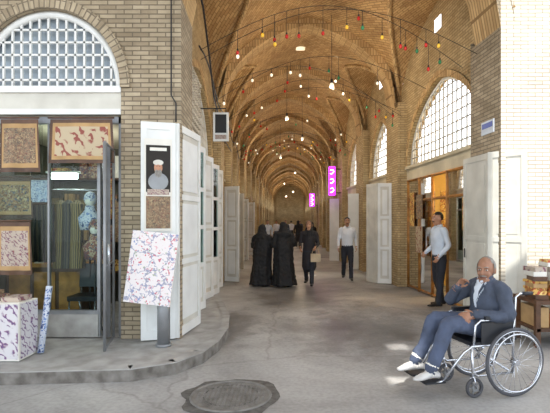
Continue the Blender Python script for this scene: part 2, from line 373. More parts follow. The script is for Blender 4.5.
def side_wall(side):
    wall=MB('wall_'+side); win=MB('window_lattice_'+side)
    piers=[]
    for bi in range(len(bounds)-1):
        a,b=ymap(bounds[bi],side),ymap(bounds[bi+1],side)
        y0=a+(.9 if bi==0 else .45); y1=b-.5
        piers.append((a if bi==0 else None,y0,y1,b))
        yc=(y0+y1)/2; hw=(y1-y0)/2
        N=36; ys=[a+(b-a)*i/N for i in range(N+1)]; ys+= [y0,y1,yc-.16,yc+.16]; ys=sorted(set(ys))
        def wz(y): return 2.95+1.62*prof((y-yc)/hw)
        def cz(y): return SPR+CROSS*prof(-1+2*(y-a)/(b-a))
        for i in range(len(ys)-1):
            p,q=ys[i],ys[i+1]; mid=(p+q)/2
            def col(z0a,z0b,z1a,z1b,m='brick_wall'):
                wall.face([W(side,p,REC,z0a),W(side,q,REC,z0b),W(side,q,REC,z1b),W(side,p,REC,z1a)],m)
            if mid<y0 or mid>y1: col(0,0,cz(p),cz(q))
            else:
                if abs(mid-yc)<.16 and side=='right':
                    col(wz(p),wz(q),5.55,5.55); col(5.82,5.82,cz(p),cz(q))
                else: col(wz(p),wz(q),cz(p),cz(q))
                zl=2.62 if not(side=='left' and bi==0) else 2.86
                col(zl,zl,2.95,2.95,'plaster')
                wall.face([W(side,p,REC,wz(p)),W(side,q,REC,wz(q)),W(side,q,REC+.25,wz(q)),W(side,p,REC+.25,wz(p))],'brick_wall')
                wall.face([W(side,p,REC-.05,2.95),W(side,q,REC-.05,2.95),W(side,q,REC+.4,2.95),W(side,p,REC+.4,2.95)],'plaster')
                wall.face([W(side,p,REC-.05,2.95),W(side,q,REC-.05,2.95),W(side,q,REC-.05,2.88),W(side,p,REC-.05,2.88)],'plaster')
                wall.face([W(side,p,REC-.03,wz(p)),W(side,q,REC-.03,wz(q)),W(side,q,REC-.03,wz(q)+.14),W(side,p,REC-.03,wz(p)+.14)],'brick_rib')
                wall.face([W(side,p,REC-.03,wz(p)),W(side,q,REC-.03,wz(q)),W(side,q,REC,wz(q)),W(side,p,REC,wz(p))],'brick_rib')
        if bi<9:
            d=REC+.12; st=.2; k=int(hw/st)
            for i in range(-k,k+1):
                y=yc+i*st
                if wz(y)-2.97>.05: win.tube([W(side,y,d,2.95),W(side,y,d,wz(y))],.018,'cream',4)
            z=2.95
            while z<4.5:
                z+=.2; lo=[y for y in [yc-hw+hw*2*i/80 for i in range(81)] if wz(y)>z]
                if len(lo)>2: win.tube([W(side,lo[0],d,z),W(side,lo[-1],d,z)],.018,'cream',4)
            arc=[W(side,yc-hw+hw*2*i/24,d,max(2.97,wz(yc-hw+hw*2*i/24)-.03)) for i in range(25)]
            win.tube(arc,.035,'white',6); win.tube([arc[0],arc[-1]],.03,'white',6)
    segs=[]
    for i,(a,y0,y1,b) in enumerate(piers):
        if i==0: segs.append((a,y0))
        nxt=piers[i+1][1] if i+1<len(piers) else b
        segs.append((y1,nxt))
    for si,(p,q) in enumerate(segs):
        mid='brick_pier' if p<7.2 else 'brick_wall'
        wall.face([W(side,p,0,0),W(side,q,0,0),W(side,q,0,SPR),W(side,p,0,SPR)],mid)
        for y in((q,) if si==0 else (p,q)): wall.face([W(side,y,0,0),W(side,y,REC+.4,0),W(side,y,REC+.4,2.95),W(side,y,0,2.95)],mid); wall.face([W(side,y,0,2.95),W(side,y,REC,2.95),W(side,y,REC,SPR+.1),W(side,y,0,SPR+.1)],mid)
        wall.face([W(side,p,0,SPR),W(side,q,0,SPR),W(side,q,REC,SPR),W(side,p,REC,SPR)],mid)
    wall.build(); win.build()
    return piers
pr=side_wall('right'); pl=side_wall('left')
mb=MB('wall_end'); mb.face([(-3,YEND,0),(3,YEND,0),(3,YEND,8),(-3,YEND,8)],'brick_wall'); mb.build()
mb=MB('wall_front_right'); x0=XR(6.55)
mb.face([(x0,6.55,0),(12,6.55,0),(12,6.55,8),(x0,6.55,8)],'brick_lit')
mb.build()
YF=5.7; LC=-3.07; LH=.93
mb=MB('wall_front_left'); xe=XL(YF)
px1=LC+LH
mb.face([(px1,YF,0),(xe,YF,0),(xe,YF,8),(px1,YF,8)],'brick_pier'); mb.face([(px1,YF,0),(px1,YF+.3,0),(px1,YF+.3,8),(px1,YF,8)],'brick_pier')
mb.bb((-12,YF,0),(LC-LH,YF+.3,8),'brick_pier')
def lz(x): return 3.3+1.0*math.sqrt(max(0,1-((x-LC)/LH)**2))
N=32
xs=[LC+LH*math.cos(math.pi*i/N) for i in range(N+1)]
for i in range(N):
    p,q=xs[i],xs[i+1]
    mb.face([(q,YF,lz(q)),(p,YF,lz(p)),(p,YF,8),(q,YF,8)],'brick_pier')
    mb.face([(q,YF,lz(q)),(p,YF,lz(p)),(p,YF+.3,lz(p)),(q,YF+.3,lz(q))],'brick_pier')
    def rad(x,k): return (LC+(x-LC)*k, 3.3+(lz(x)-3.3)*k)
    a=rad(p,1);b_=rad(q,1);c=rad(q,1.13);d=rad(p,1.13)
    mb.face([(b_[0],YF-.04,b_[1]),(a[0],YF-.04,a[1]),(d[0],YF-.04,d[1]),(c[0],YF-.04,c[1])],'brick_pier',[(0,i*.09),(0,i*.09+.09),(.13,i*.09+.09),(.13,i*.09)])
    mb.face([(c[0],YF-.04,c[1]),(d[0],YF-.04,d[1]),(d[0],YF,d[1]),(c[0],YF,c[1])],'brick_pier')
    mb.face([(b_[0],YF-.04,b_[1]),(a[0],YF-.04,a[1]),(a[0],YF,a[1]),(b_[0],YF,b_[1])],'brick_pier')
mb.build()
mb=MB('window_lunette')
mb.bb((LC-LH,YF+.02,2.96),(LC+LH,YF+.12,3.3),'cream')
mb.bb((LC-LH,YF-.02,3.24),(LC+LH,YF+.02,3.32),'white'); mb.bb((LC-LH,YF-.02,2.96),(LC+LH,YF+.02,3.03),'white')
arc=[(LC+LH*.955*math.cos(math.pi*i/40),YF+.08,3.3+.955*math.sin(math.pi*i/40)) for i in range(41)]
mb.tube(arc,.05,'white',6)
x=LC-LH+.1
while x<LC+LH-.05:
    h=.96*math.sqrt(max(0,1-((x-LC)/LH)**2)); mb.bb((x-.013,YF+.06,3.3),(x+.013,YF+.09,3.3+h),'white'); x+=.115
z=3.42
while z<4.25:
    w=LH*math.sqrt(max(0,1-((z-3.3)/1.0)**2)); mb.bb((LC-w,YF+.06,z-.012),(LC+w,YF+.09,z+.012),'white'); z+=.16
mb.face([(LC-LH,YF+.16,3.3),(LC+LH,YF+.16,3.3),(LC+LH,YF+.16,4.3),(LC-LH,YF+.16,4.3)],'paneL')
mb.build()
mb=MB('ceiling_sun_mask'); s=.25  # unseen roof added to shape daylight; holes aim sun at right pier and floor
holes=[(3.0,8,1.65,6.3),(1.25,1.55,.25,.5),(.95,1.2,-1.0,-.75),(1.9,2.1,-1.4,-1.2)]
x=-9.0
while x<9:
    y=-2.5
    while y<6.5:
        cx,cy=x+s/2,y+s/2
        if not any(h[0]<=cx<=h[1] and h[2]<=cy<=h[3] for h in holes):
            mb.face([(x,y,8),(x+s,y,8),(x+s,min(y+s,6.55),8),(x,min(y+s,6.55),8)],'plaster')
        y+=s
    x+=s
mb.build()
mb=MB('sidewalk')
out=[(-9,4.35),(-2.9,4.4),(-1.6,4.5),(-1.2,4.72),(-.98,5.1),(-.88,5.6),(-.86,6.3),(-.95,7.1),(-1.2,8.2),(-1.62,9.3)]
H=.12
poly=[(x,y,H) for x,y in out]+[(XL(9.3)-.3,9.3,H),(XL(5.7)-.3,5.9,H),(-9,5.9,H)]
mb.face(poly,'concrete')
for i in range(len(out)-1):
    a,b2=out[i],out[i+1]; mb.face([(a[0],a[1],0),(b2[0],b2[1],0),(b2[0],b2[1],H),(a[0],a[1],H)],'curbside')
    da=V((b2[0]-a[0],b2[1]-a[1],0)).normalized(); nn=V((-da.y,da.x,0))*.12
    mb.face([(a[0],a[1],H+.01),(b2[0],b2[1],H+.01),(b2[0]+nn.x,b2[1]+nn.y,H+.01),(a[0]+nn.x,a[1]+nn.y,H+.01)],'concrete')
    mb.face([(a[0],a[1],H),(b2[0],b2[1],H),(b2[0],b2[1],H+.01),(a[0],a[1],H+.01)],'concrete')
mb.build()
mb=MB('manhole_cover'); c=V((-.54,4.12,0))
for i in range(36):
    a0=2*math.pi*i/36;a1=2*math.pi*(i+1)/36
    o=lambda a,R,z,w=.0:(c.x+math.cos(a)*R*(1+w*(noise.noise(V((math.cos(a)*2,math.sin(a)*2,1))))),c.y+math.sin(a)*R*(1+w*(noise.noise(V((math.cos(a)*2,math.sin(a)*2,1))))),z)
    mb.face([o(a0,.36,.012),o(a1,.36,.012),o(a1,.45,.003,.2),o(a0,.45,.003,.2)],'patch')
    mb.face([(c.x,c.y,.014),o(a0,.35,.014),o(a1,.35,.014)],'iron')
mb.ring((c.x,c.y,.012),(0,0,1),.36,.014,'iron',36,6); mb.ring((c.x,c.y,.012),(0,0,1),.25,.007,'patch',30,5)
for i in range(-7,8):
    for j in range(-7,8):
        if i*i+j*j<54: mb.box((c.x+i*.042,c.y+j*.042,.017),(.022,.022,.008),'iron')
mb.build()
# ------------------------------------------------------------------ door leaves
def leaf(name,a,b,z0,z1,mat='white',glass=False,panels=3,th=.04,parent=None,inner=None,dark=False):
    m=MB(name); a=V((a[0],a[1],0)); b=V((b[0],b[1],0)); w=(b-a).length; d=(b-a).normalized(); n=V((-d.y,d.x,0))
    R=Matrix((d,n,V((0,0,1)))).transposed()
    def bx(u0,u1,za,zb,t,mt,off=0): m.box(a+d*(u0+u1)/2+n*off+V((0,0,(za+zb)/2)),(u1-u0,t,zb-za),mt,R)
    st=min(.07,w*.18)
    bx(0,st,z0,z1,th,mat); bx(w-st,w,z0,z1,th,mat); bx(st,w-st,z0,z0+.12,th,mat); bx(st,w-st,z1-.09,z1,th,mat)
    H=z1-z0-.21
    for i in range(panels):
        za=z0+.12+H*i/panels; zb=z0+.12+H*(i+1)/panels
        if i<panels-1: bx(st,w-st,zb-.035,zb+.035,th,mat)
        if glass and i>0:
            bx(st,w-st,za,zb,.008,'glass')
            if dark: bx(st,w-st,za,zb,.004,dark,.02)
        else:
            bx(st,w-st,za,zb,th*.3,inner or mat)
            if w>.3: bx(st+.05,w-st-.05,za+.08,zb-.08,th*.7,mat)
    m.tube([a+d*(w-.1)+n*(th/2+.03)+V((0,0,z0+1.0)),a+d*(w-.1)+n*(th/2+.03)+V((0,0,z0+1.15))],.01,'dark',6)
    return m.build(parent)
def WP(side,y,d): p=W(side,y,d,0); return (p.x,p.y)
seq=[6.62,7.15,7.7,8.3,8.9,9.5,10.1,10.6,11.08]
for i in range(len(seq)-1):
    y0,y1=seq[i],seq[i+1]-.03
    leaf('door_white_folding',WP('left',y0,.12 if i%2 else -.04),WP('left',y1,-.04 if i%2 else .12),.14 if y1<9.3 else .02,2.86,'white',panels=4,inner='cream',glass=i in(1,2,5,6),dark='grey')
leaf('door_white_leaf',(-1.84,5.55),(-1.44,5.66),.14,2.84,'white',panels=2)
leaf('door_white_leaf',(-1.42,5.66),(-1.31,6.5),.14,2.84,'white',panels=3,inner='cream')
mb=MB('portrait_poster')
dd=V((.4,.11,0)).normalized(); nn=V((dd.y,-dd.x,0)); cc=V((-1.64,5.605,0))+nn*.035
mb.card(cc+V((0,0,2.06)),.33,1.14,nn,'paper',th=.01)
mb.card(cc+nn*.004+V((0,0,2.26)),.29,.58,nn,'intdark')
mb.card(cc+nn*.004+V((0,0,1.72)),.29,.4,nn,'mini2')
def disc(c,rx,rz,mat):
    mb.face([c+dd*rx*math.cos(2*math.pi*i/20)+V((0,0,rz*math.sin(2*math.pi*i/20))) for i in range(20)],mat)
disc(cc+nn*.007+V((0,0,2.10)),.12,.11,'grey'); disc(cc+nn*.008+V((0,0,2.27)),.05,.075,'skin'); disc(cc+nn*.009+V((0,0,2.335)),.062,.035,'cream'); disc(cc+nn*.010+V((0,0,2.21)),.042,.06,'hairg'); disc(cc+nn*.011+V((0,0,2.275)),.034,.035,'skin')
for q in(-1,1): disc(cc+nn*.012+dd*q*.015+V((0,0,2.29)),.007,.004,'hair')
mb.card(cc+nn*.008+V((0,0,2.5)),.2,.04,nn,'paper')
mb.card(cc+nn*.008+V((0,0,1.97)),.26,.07,nn,'callig2')
mb.build()
mb=MB('floral_print_board')
c=P(151,268,5.25); n=V((-.08,-1,.1)).normalized()
up=V((.1,0,1)).normalized()
mb.card(c,.56,.84,n,'floral',up=up,th=.015,edge='paper')
mb.build()
mb=MB('pipe_bollard'); c0=P(163,360,5.35); 
mb.tube([(c0.x,5.38,.12),(c0.x,5.38,.88)],.075,'grey',20); mb.tube([(c0.x,5.38,.88),(c0.x,5.38,.9)],[.082,.06],'grey',20); mb.tube([(c0.x,5.38,.12),(c0.x,5.38,.15)],.095,'grey',20); mb.build()
mb=MB('hanging_shop_sign'); c=P(221,127,8.8); 
mb.box(c,(.3,.05,.56),'white'); mb.card(c+V((0,-.03,.06)),.22,.36,(0,-1,0),'dark'); mb.card(c+V((0,-.03,-.2)),.22,.08,(0,-1,0),'callig2')
mb.tube([c+V((-.1,0,.28)),c+V((-.1,0,.36)),c+V((-.45,0,.36))],.012,'dark'); mb.tube([c+V((.1,0,.28)),c+V((.1,0,.36)),c+V((-.45,0,.36))],.012,'dark'); mb.build()
mb=MB('pier_cable_conduit')
mb.tube([(-1.5,YF-.02,7.98),(-1.5,YF-.02,3.2),(-1.44,YF-.02,3.1),(-1.44,YF-.02,2.86)],.009,'dark',6)
mb.tube([(-1.62,YF-.02,7.98),(-1.6,YF-.02,4.5)],.006,'grey',6); mb.build()
mb=MB('trim_brick_lattice')
for i in range(10):
    for j in range(12):
        y=6.75+j*.17+(i%2)*.085; mb.box(W('left',y,REC-.03,3.15+i*.12),(.06,.09,.06),'brick_lit')
mb.build()
# ------------------------------------------------------------------ left shop
XI0,XI1=-4.35,-1.95
mb=MB('shop_interior_left')
mb.face([(XI0,8.3,0),(XI1,8.3,0),(XI1,8.3,2.95),(XI0,8.3,2.95)],'int')
mb.face([(XI0,6,0),(XI0,8.3,0),(XI0,8.3,2.95),(XI0,6,2.95)],'int'); mb.face([(XI1,6,0),(XI1,8.3,0),(XI1,8.3,2.95),(XI1,6,2.95)],'int')
mb.face([(XI0,5.72,2.95),(XI1,5.72,2.95),(XI1,8.3,2.95),(XI0,8.3,2.95)],'plaster'); mb.face([(XI0,5.72,.135),(XI1,5.72,.135),(XI1,8.3,.135),(XI0,8.3,.135)],'concrete')
for k in range(4): mb.bb((XI0,7.95,.7+k*.55),(XI1,8.28,.73+k*.55),'dwood')
for k in range(4):
    x=XI0+.1
    while x<XI1-.2:
        w=random.uniform(.12,.3); h=random.uniform(.15,.4); mt=random.choice(['card','mini','callig2','gold','rug','robe1','paper','pot'])
        if mt=='pot':
            mb.tube([(x+w/2,8.1,.73+k*.55),(x+w/2,8.1,.78+k*.55),(x+w/2,8.1,.86+k*.55),(x+w/2,8.1,.92+k*.55)],[.04,.08,.07,.035],'chrome',12)
        else: mb.bb((x,8.0,.73+k*.55),(x+w,8.24,.73+k*.55+h),mt)
        x+=w+.03
for z,x,mt in((1.2,-2.5,'rug'),(2.0,-2.4,'gold'),(1.6,-3.0,'mini2')): mb.card((x,7.9,z),.5,.7,(0,-1,0),mt,th=.02)
mb.build()
mb=MB('shop_tube_lamp'); c=P(63,176,6.6); mb.bb((c.x-.2,6.58,c.z-.04),(c.x+.2,6.64,c.z+.04),'lamp'); mb.bb((c.x-.24,6.57,c.z+.04),(c.x+.24,6.65,c.z+.07),'white'); mb.tube([(c.x-.15,6.6,c.z+.07),(c.x-.15,6.6,2.95)],.006,'dark'); mb.tube([(c.x+.15,6.6,c.z+.07),(c.x+.15,6.6,2.95)],.006,'dark'); mb.build()
mb=MB('shopfront_left')
xa,xb=LC-LH,LC+LH
mb.bb((xa,YF+.05,2.86),(xb,YF+.12,2.96),'grey'); mb.bb((xb-.05,YF+.05,.13),(xb,YF+.12,2.96),'grey')
mb.bb((xa,YF+.05,.13),(xa+.05,YF+.12,2.96),'grey')
xm=P(100,200,5.8).x
mb.bb((xm-.02,YF+.06,.13),(xm+.02,YF+.11,2.86),'grey')
xm2=P(50,200,5.8).x
mb.bb((xm2-.012,YF+.06,.45),(xm2+.012,YF+.11,2.86),'grey')
mb.bb((xa,YF+.04,.13),(xm,YF+.13,.42),'concrete'); mb.bb((xa,YF+.05,.42),(xm,YF+.12,.47),'grey')
mb.face([(xa,YF+.09,.45),(xm,YF+.09,.45),(xm,YF+.09,2.86),(xa,YF+.09,2.86)],'glass')
mb.build()
m=MB('door_glass'); A=V((-2.22,5.66,0)); B=V((-2.08,5.05,0)); 
for p in(A,B): m.tube([p+V((0,0,.15)),p+V((0,0,2.5))],.018,'grey',6)
for z in(.16,1.1,2.5): m.tube([A+V((0,0,z)),B+V((0,0,z))],.014,'grey',6)
m.face([A+V((0,0,.16)),B+V((0,0,.16)),B+V((0,0,2.5)),A+V((0,0,2.5))],'glass'); m.tube([A.lerp(B,.85)+V((.03,0,1.1)),A.lerp(B,.85)+V((.03,0,1.35))],.012,'chrome'); m.build()
def hangcloth(name,px,py0,py1,Y,wpx,mat,folds=4,amp=.03,rail=False):
    m=MB(name); c0=P(px,py0,Y); c1=P(px,py1,Y); w=wpx*Y/450; n=24; k=12; hh=(py1-py0)/wpx
    def pt(i,j):
        u=i/n; v=j/k; return V((c0.x+(u-.5)*w*(.94+.08*v),Y+amp*math.sin(u*folds*2*math.pi+v)*(.4+v)+.01,c0.z+(c1.z-c0.z)*v))
    for i in range(n):
        for j in range(k):
            border=(i<1 or i>=n-1 or j<1 or j>=k-1)
            inner=(i in(1,n-2) or j in(1,k-2)) and not border
            mt=mat
            if mat in('mini','mini2','callig2','callig'): mt='dwood' if border else ('card' if inner else mat)
            m.face([pt(i,j),pt(i+1,j),pt(i+1,j+1),pt(i,j+1)],mt,[(i/n,(1-j/k)*hh),((i+1)/n,(1-j/k)*hh),((i+1)/n,(1-(j+1)/k)*hh),(i/n,(1-(j+1)/k)*hh)],True)
    m.tube([(c0.x-w*.5,Y,c0.z+.015),(c0.x+w*.5,Y,c0.z+.015)],.012,'dwood')
    if rail: m.tube([(c0.x,Y,c0.z+.015),(c0.x,Y,2.9)],.004,'dark')
    return m.build()
hangcloth('wall_hanging_tapestry',19,119,172,5.62,40,'mini2',2,.01)
hangcloth('wall_hanging_calligraphy',81,119,163,5.62,66,'callig',1.5,.012)
hangcloth('wall_hanging_print',14,222,275,5.66,34,'callig2',2,.01)
hangcloth('wall_hanging_print',14,178,218,5.98,36,'mini',2,.01,True)
hangcloth('hanging_scarf',40,180,202,5.96,20,'scarfb',3,.02,True)
hangcloth('hanging_scarf',42,205,262,6.1,24,'robe2',4,.03,True)
for px,mt in((60,'robe1'),(68,'robe2'),(76,'robe1')):
    m=MB('hanging_robe'); Y=6.25; c0=P(px,200,Y); c1=P(px,268,Y); n=20
    rings=[(0,.03),(.06,.1),(.2,.085),(.6,.1),(1,.13)]
    pv=None
    for (v,w) in rings:
        z=c0.z+(c1.z-c0.z)*v; r=[V((c0.x+w*.8*math.cos(2*math.pi*i/n)*(1+.12*math.sin(5*i)),Y+.4*w+w*1.2*math.sin(2*math.pi*i/n),z)) for i in range(n)]
        if pv: 
            for i in range(n): m.face([pv[i],pv[(i+1)%n],r[(i+1)%n],r[i]],mt,None,True)
        pv=r
    m.tube([(c0.x,Y,c0.z),(c0.x,Y,c0.z+.1)],.005,'dark'); m.tube([(c0.x,Y-.05,c0.z-.02),(c0.x,Y+.12,c0.z-.02)],.008,'dwood'); m.build()
mb=MB('clothes_rail'); z=P(60,190,6.25).z; mb.tube([(-3.6,6.25,z),(-2.6,6.25,z)],.012,'chrome'); 
for x in(-3.6,-2.6): mb.tube([(x,6.25,z),(x,6.25,2.95)],.01,'chrome')
mb.build()
for px,py,Y,mt in((90,200,6.3,'scarfb'),(95,228,6.1,'rug')):
    m=MB('scarf_bust'); c=P(px,py,Y)
    m.ell(c,(.07,.085,.1),'paper'); m.ell(c+V((0,.01,.015)),(.085,.095,.105),mt,keep=lambda l:l.z>-.02 or l.y>-.02)
    m.tube([c-V((0,0,.08)),c-V((0,0,.15)),c-V((0,0,.25)),c-V((0,0,.42))],[.06,.075,.16,.13],mt,14); m.tube([c-V((0,0,.4)),V((c.x,c.y,.14))],.015,'dark'); m.tube([V((c.x,c.y,.135)),V((c.x,c.y,.16))],.12,'dark',16); m.build()
mb=MB('shop_counter'); mb.bb((-4.1,6.5,.135),(-3.0,7.0,.95),'dwood'); mb.bb((-4.15,6.45,.95),(-2.95,7.05,1.0),'wood')
for i in range(3): mb.bb((-4.05+i*.36,6.485,.2),(-3.75+i*.36,6.5,.88),'wood')
for i in range(7): mb.bb((-4.0+i*.14,6.55,1.0),(-3.9+i*.14,6.8,1.05+.05*(i%3)),['scarfb','card','paper','rug'][i%4])
mb.build()
mb=MB('stacking_chair'); c=V((-2.75,6.12,.135))
mb.box(c+V((0,0,.45)),(.38,.38,.06),'vinyl'); mb.box(c+V((0,.2,.72)),(.38,.05,.32),'vinyl',Matrix.Rotation(-.15,3,'X'))
for sx in(-.17,.17):
    mb.tube([c+V((sx,-.18,0)),c+V((sx,-.17,.43)),c+V((sx,.17,.43)),c+V((sx,.24,.85))],.012,'chrome'); mb.tube([c+V((sx,.22,0)),c+V((sx,.1,.43))],.012,'chrome')
mb.build()
mb=MB('print_display_box')
mb.bb((-3.7,4.75,.13),(-2.86,5.1,.74),'paper')
mb.card((-3.28,4.744,.44),.82,.58,(0,-1,0),'callig3'); mb.card((-2.854,4.93,.44),.32,.58,(1,0,0),'callig3')
mb.bb((-3.6,4.8,.74),(-3.15,5.06,.80),'rug'); mb.bb((-3.6,4.82,.80),(-3.2,5.04,.85),'mini2'); mb.bb((-3.1,4.82,.74),(-2.9,5.06,.79),'callig2')
mb.build()
m=MB('rolled_fabric'); m.tube([(-2.80,5.05,.13),(-2.78,5.2,.86)],.035,'scarfb',12); m.build()
# ------------------------------------------------------------------ shops
def shopfront(side,y0,y1,style,name):
    m=MB(name)
    d=REC
    D=2.4
    wm={'gold':'yplaster','white':'plaster','dark':'int'}[style]
    m.face([W(side,y0,D,0),W(side,y1,D,0),W(side,y1,D,2.9),W(side,y0,D,2.9)],wm)
    for y in(y0,y1): m.face([W(side,y,d+.1,0),W(side,y,D,0),W(side,y,D,2.9),W(side,y,d+.1,2.9)],wm)
    m.face([W(side,y0,d,2.9),W(side,y1,d,2.9),W(side,y1,D,2.9),W(side,y0,D,2.9)],wm)
    m.face([W(side,y0,d,.03),W(side,y1,d,.03),W(side,y1,D,.03),W(side,y0,D,.03)],'concrete')
    fm={'gold':'wood','white':'white','dark':'wood'}[style]
    n=max(3,int((y1-y0)/.65)); st=(y1-y0)/n
    for i in range(n+1):
        y=y0+i*st; m.tube([W(side,y,d+.04,0),W(side,y,d+.04,2.62)],.035,fm,4)
    for z in(.04,2.1,2.6): m.tube([W(side,y0,d+.04,z),W(side,y1,d+.04,z)],.03,fm,4)
    for i in range(n):
        a,b=y0+i*st,y0+(i+1)*st
        if i==n//2: continue
        m.face([W(side,a,d+.04,0.05),W(side,b,d+.04,.05),W(side,b,d+.04,2.6),W(side,a,d+.04,2.6)],'glass')
        m.face([W(side,a,d+.05,0.05),W(side,b,d+.05,.05),W(side,b,d+.05,.45),W(side,a,d+.05,.45)],fm)
    pal={'gold':['gold','mini','callig','gold'],'white':['scarfb','callig2','paper','mini'],'dark':['robe1','mini2','card','gold']}[style]
    nv=V((-1 if side=='right' else 1,0,0))
    k=int((y1-y0)/.55)
    for i in range(k):
        for j in range(3):
            y=y0+.3+i*.55; z=.7+j*.7; m.card(W(side,y,D-.03,z),.42,.55,nv,pal[(i+j)%4],th=.02)
    for i in range(3):
        for j in range(3):
            x=W(side,y1,.7+i*.55,0).x; m.card((x,y1-.03,.75+j*.68),.42,.52,(0,-1,0),pal[(i*2+j)%4],th=.02)
    for j in range(3): 
        m.tube([W(side,y0+.1,D-.3,.45+j*.7),W(side,y1-.1,D-.3,.45+j*.7)],.02,'wood',4)
    lm=W(side,(y0+y1)/2,1.1,2.8); m.box(lm,(.1,1.0,.05),'warm' if style!='white' else 'lamp')
    if style=='gold' and name!='shopfront':
        for (y,z,w,h,mt) in((8.0,1.75,.42,.6,'gold'),(10.3,1.95,.4,.55,'mini'),(10.75,1.9,.3,.8,'gold'),(10.3,1.2,.4,.6,'callig'),(7.85,1.0,.4,.55,'mini')):
            m.card(W('right',y,REC+.0,z),w,h,(-1,-.09,0),mt,th=.01,edge='dwood')
    return m.build()
_,a,b,_=pr[0]; shopfront('right',a,b,'gold','shopfront_gilded')
_,a,b,_=pr[1]; shopfront('right',a,b,'white','shopfront_white')
for i in range(2,9):
    _,a,b,_=pr[i]; shopfront('right',a,b,['dark','white','gold'][i%3],'shopfront')
for i in range(1,9):
    _,a,b,_=pl[i]; shopfront('left',a,b,['gold','dark','white'][i%3],'shopfront')
for i in range(9,len(pr)):
    for sd,pp in(('right',pr),('left',pl)):
        _,a,b,_=pp[i]; m=MB('door_roller'); m.face([W(sd,a,REC,0),W(sd,b,REC,0),W(sd,b,REC,2.65),W(sd,a,REC,2.65)],'grey')
        for k in range(12): m.tube([W(sd,a,REC-.01,.2+k*.2),W(sd,b,REC-.01,.2+k*.2)],.015,'grey',4)
        m.build()
leaf('door_white_leaf',(2.27,11.62),(XR(11.6)-.01,11.55),.02,2.6,'white',panels=3,inner='cream')
leaf('door_white_leaf',(2.05,12.0),(2.27,11.62),.02,2.6,'cream',panels=3)
leaf('door_white_leaf',(1.95,15.1),(XR(15.1)-.01,15.0),.02,2.55,'white',panels=3)
leaf('door_white_leaf',(1.62,18.4),(XR(18.4)-.02,18.3),.02,2.55,'white',panels=3)
leaf('door_white_leaf',WP('right',6.75,-.06),WP('right',7.5,-.08),.02,2.64,'cream',panels=2)
leaf('door_white_leaf',(XR(6.7)-.1,6.72),(3.36,6.38),.02,2.64,'cream',panels=2)
for y in(12.2,15.3,18.9,22):
    leaf('door_white_leaf',(XL(y)+.02,y-.1),(XL(y)+.42,y-.3),.02,2.55,['white','cream'][int(y)%2],panels=3,inner='cream')
mb=MB('address_sign'); mb.card(W('right',6.9,-.015,3.05),.36,.2,(-1,-.09,0),'shirtb',th=.012); mb.card(W('right',6.9,-.018,3.08),.3,.08,(-1,-.09,0),'blue'); mb.build()
mb=MB('book_display_stand')
mb.bb((3.12,5.7,.55),(4.2,6.3,.6),'dwood')
for x in(3.16,4.15):
    for y in(5.75,6.25): mb.bb((x-.03,y-.03,0),(x+.03,y+.03,.55),'dwood')
mb.bb((3.14,5.72,.2),(4.18,6.28,.24),'dwood')
random.seed(3)
for i in range(5):
    z=.6; x=3.16+i*.2
    for k in range(random.randint(7,10)):
        h=random.uniform(.03,.07); mb.box((x+.09,5.95+random.uniform(-.03,.03),z+h/2),(.17,.26,h),random.choice(['orange','card','paper','gold','dwood','callig2']),Matrix.Rotation(random.uniform(-.2,.2),3,'Z')); z+=h
for i in range(5): mb.bb((3.18+i*.2,5.8,.24),(3.34+i*.2,6.2,.24+random.uniform(.12,.26)),random.choice(['card','orange','paper','mini']))
mb.build()
def neon(name,c,w,h):
    m=MB(name); c=V(c); m.box(c,(w,.1,h),'neon')
    for k in range(3):
        zz=c.z+h*(.32-.32*k); m.tube([V((c.x-w*.28,c.y-.055,zz+.06)),V((c.x+w*.1,c.y-.055,zz+.08)),V((c.x+w*.28,c.y-.055,zz)),V((c.x-.02,c.y-.055,zz-.1)),V((c.x-w*.28,c.y-.055,zz-.08))],.018,'neonw',5)
    m.tube([c+V((0,.02,h/2-.1)),V((XR(c.y)+.02,c.y+.02,c.z+h/2-.1))],.02,'dark'); m.tube([c+V((0,.02,-h/2+.1)),V((XR(c.y)+.02,c.y+.02,c.z-h/2+.1))],.02,'dark'); return m.build()
neon('neon_sign',(P(332,181,18.0).x,18.0,P(332,181,18.0).z),.26,1.15)
neon('neon_sign',(P(312,200,32).x,32,P(312,200,32).z),.36,.9)
mb=MB('string_lights'); random.seed(11)
runs=[]
yy=7.3
while yy<22:
    for k in range(2):
        y0=yy+random.uniform(-.3,.3); y1=yy+random.uniform(-1.4,1.8)
        runs.append((W('left',max(6.9,y0),-.02,random.uniform(4.1,4.4)),W('right',max(7.2,y1),-.02,random.uniform(4.1,4.4)),random.uniform(-.3,.35)))
    yy+=2.4
for a,b,sag in runs:
    pts=[]
    for i in range(23):
        t=i/22; p=a.lerp(b,t); p.z+=1.0*math.sin(math.pi*t)*.9-sag*math.sin(math.pi*t)*.6; pts.append(p)
    mb.tube(pts,.005,'dark',4)
    for i in range(1,22):
        if random.random()<.4:
            p=pts[i]; dr=random.uniform(.05,.4); q=p-V((0,0,dr)); mb.tube([p,q],.004,'dark',4)
            mb.tube([q,q-V((0,0,.035))],.014,'dark',6); mb.ell(q-V((0,0,.065)),(.028,.028,.036),random.choice(['bulbw','bulbr','bulby','bulbw','bulbr','bulbg']),nu=8,nv=6)
mb.build()
mb=MB('overhead_cable')
mb.tube([W('left',6.9+i*.6,-.06,4.3+.12*math.sin(i*.9)) for i in range(20)],.014,'dark',5)
mb.tube([W('left',6.7,-.05,5.2),W('left',6.9,-.12,4.9),W('left',7.6,-.14,4.35),W('left',8.4,-.12,3.95),W('left',9.2,-.1,3.9),W('left',10.5,-.06,3.9),W('left',11.6,-.05,3.7),W('left',14,-.05,3.8)],.016,'dark',5)
mb.build()
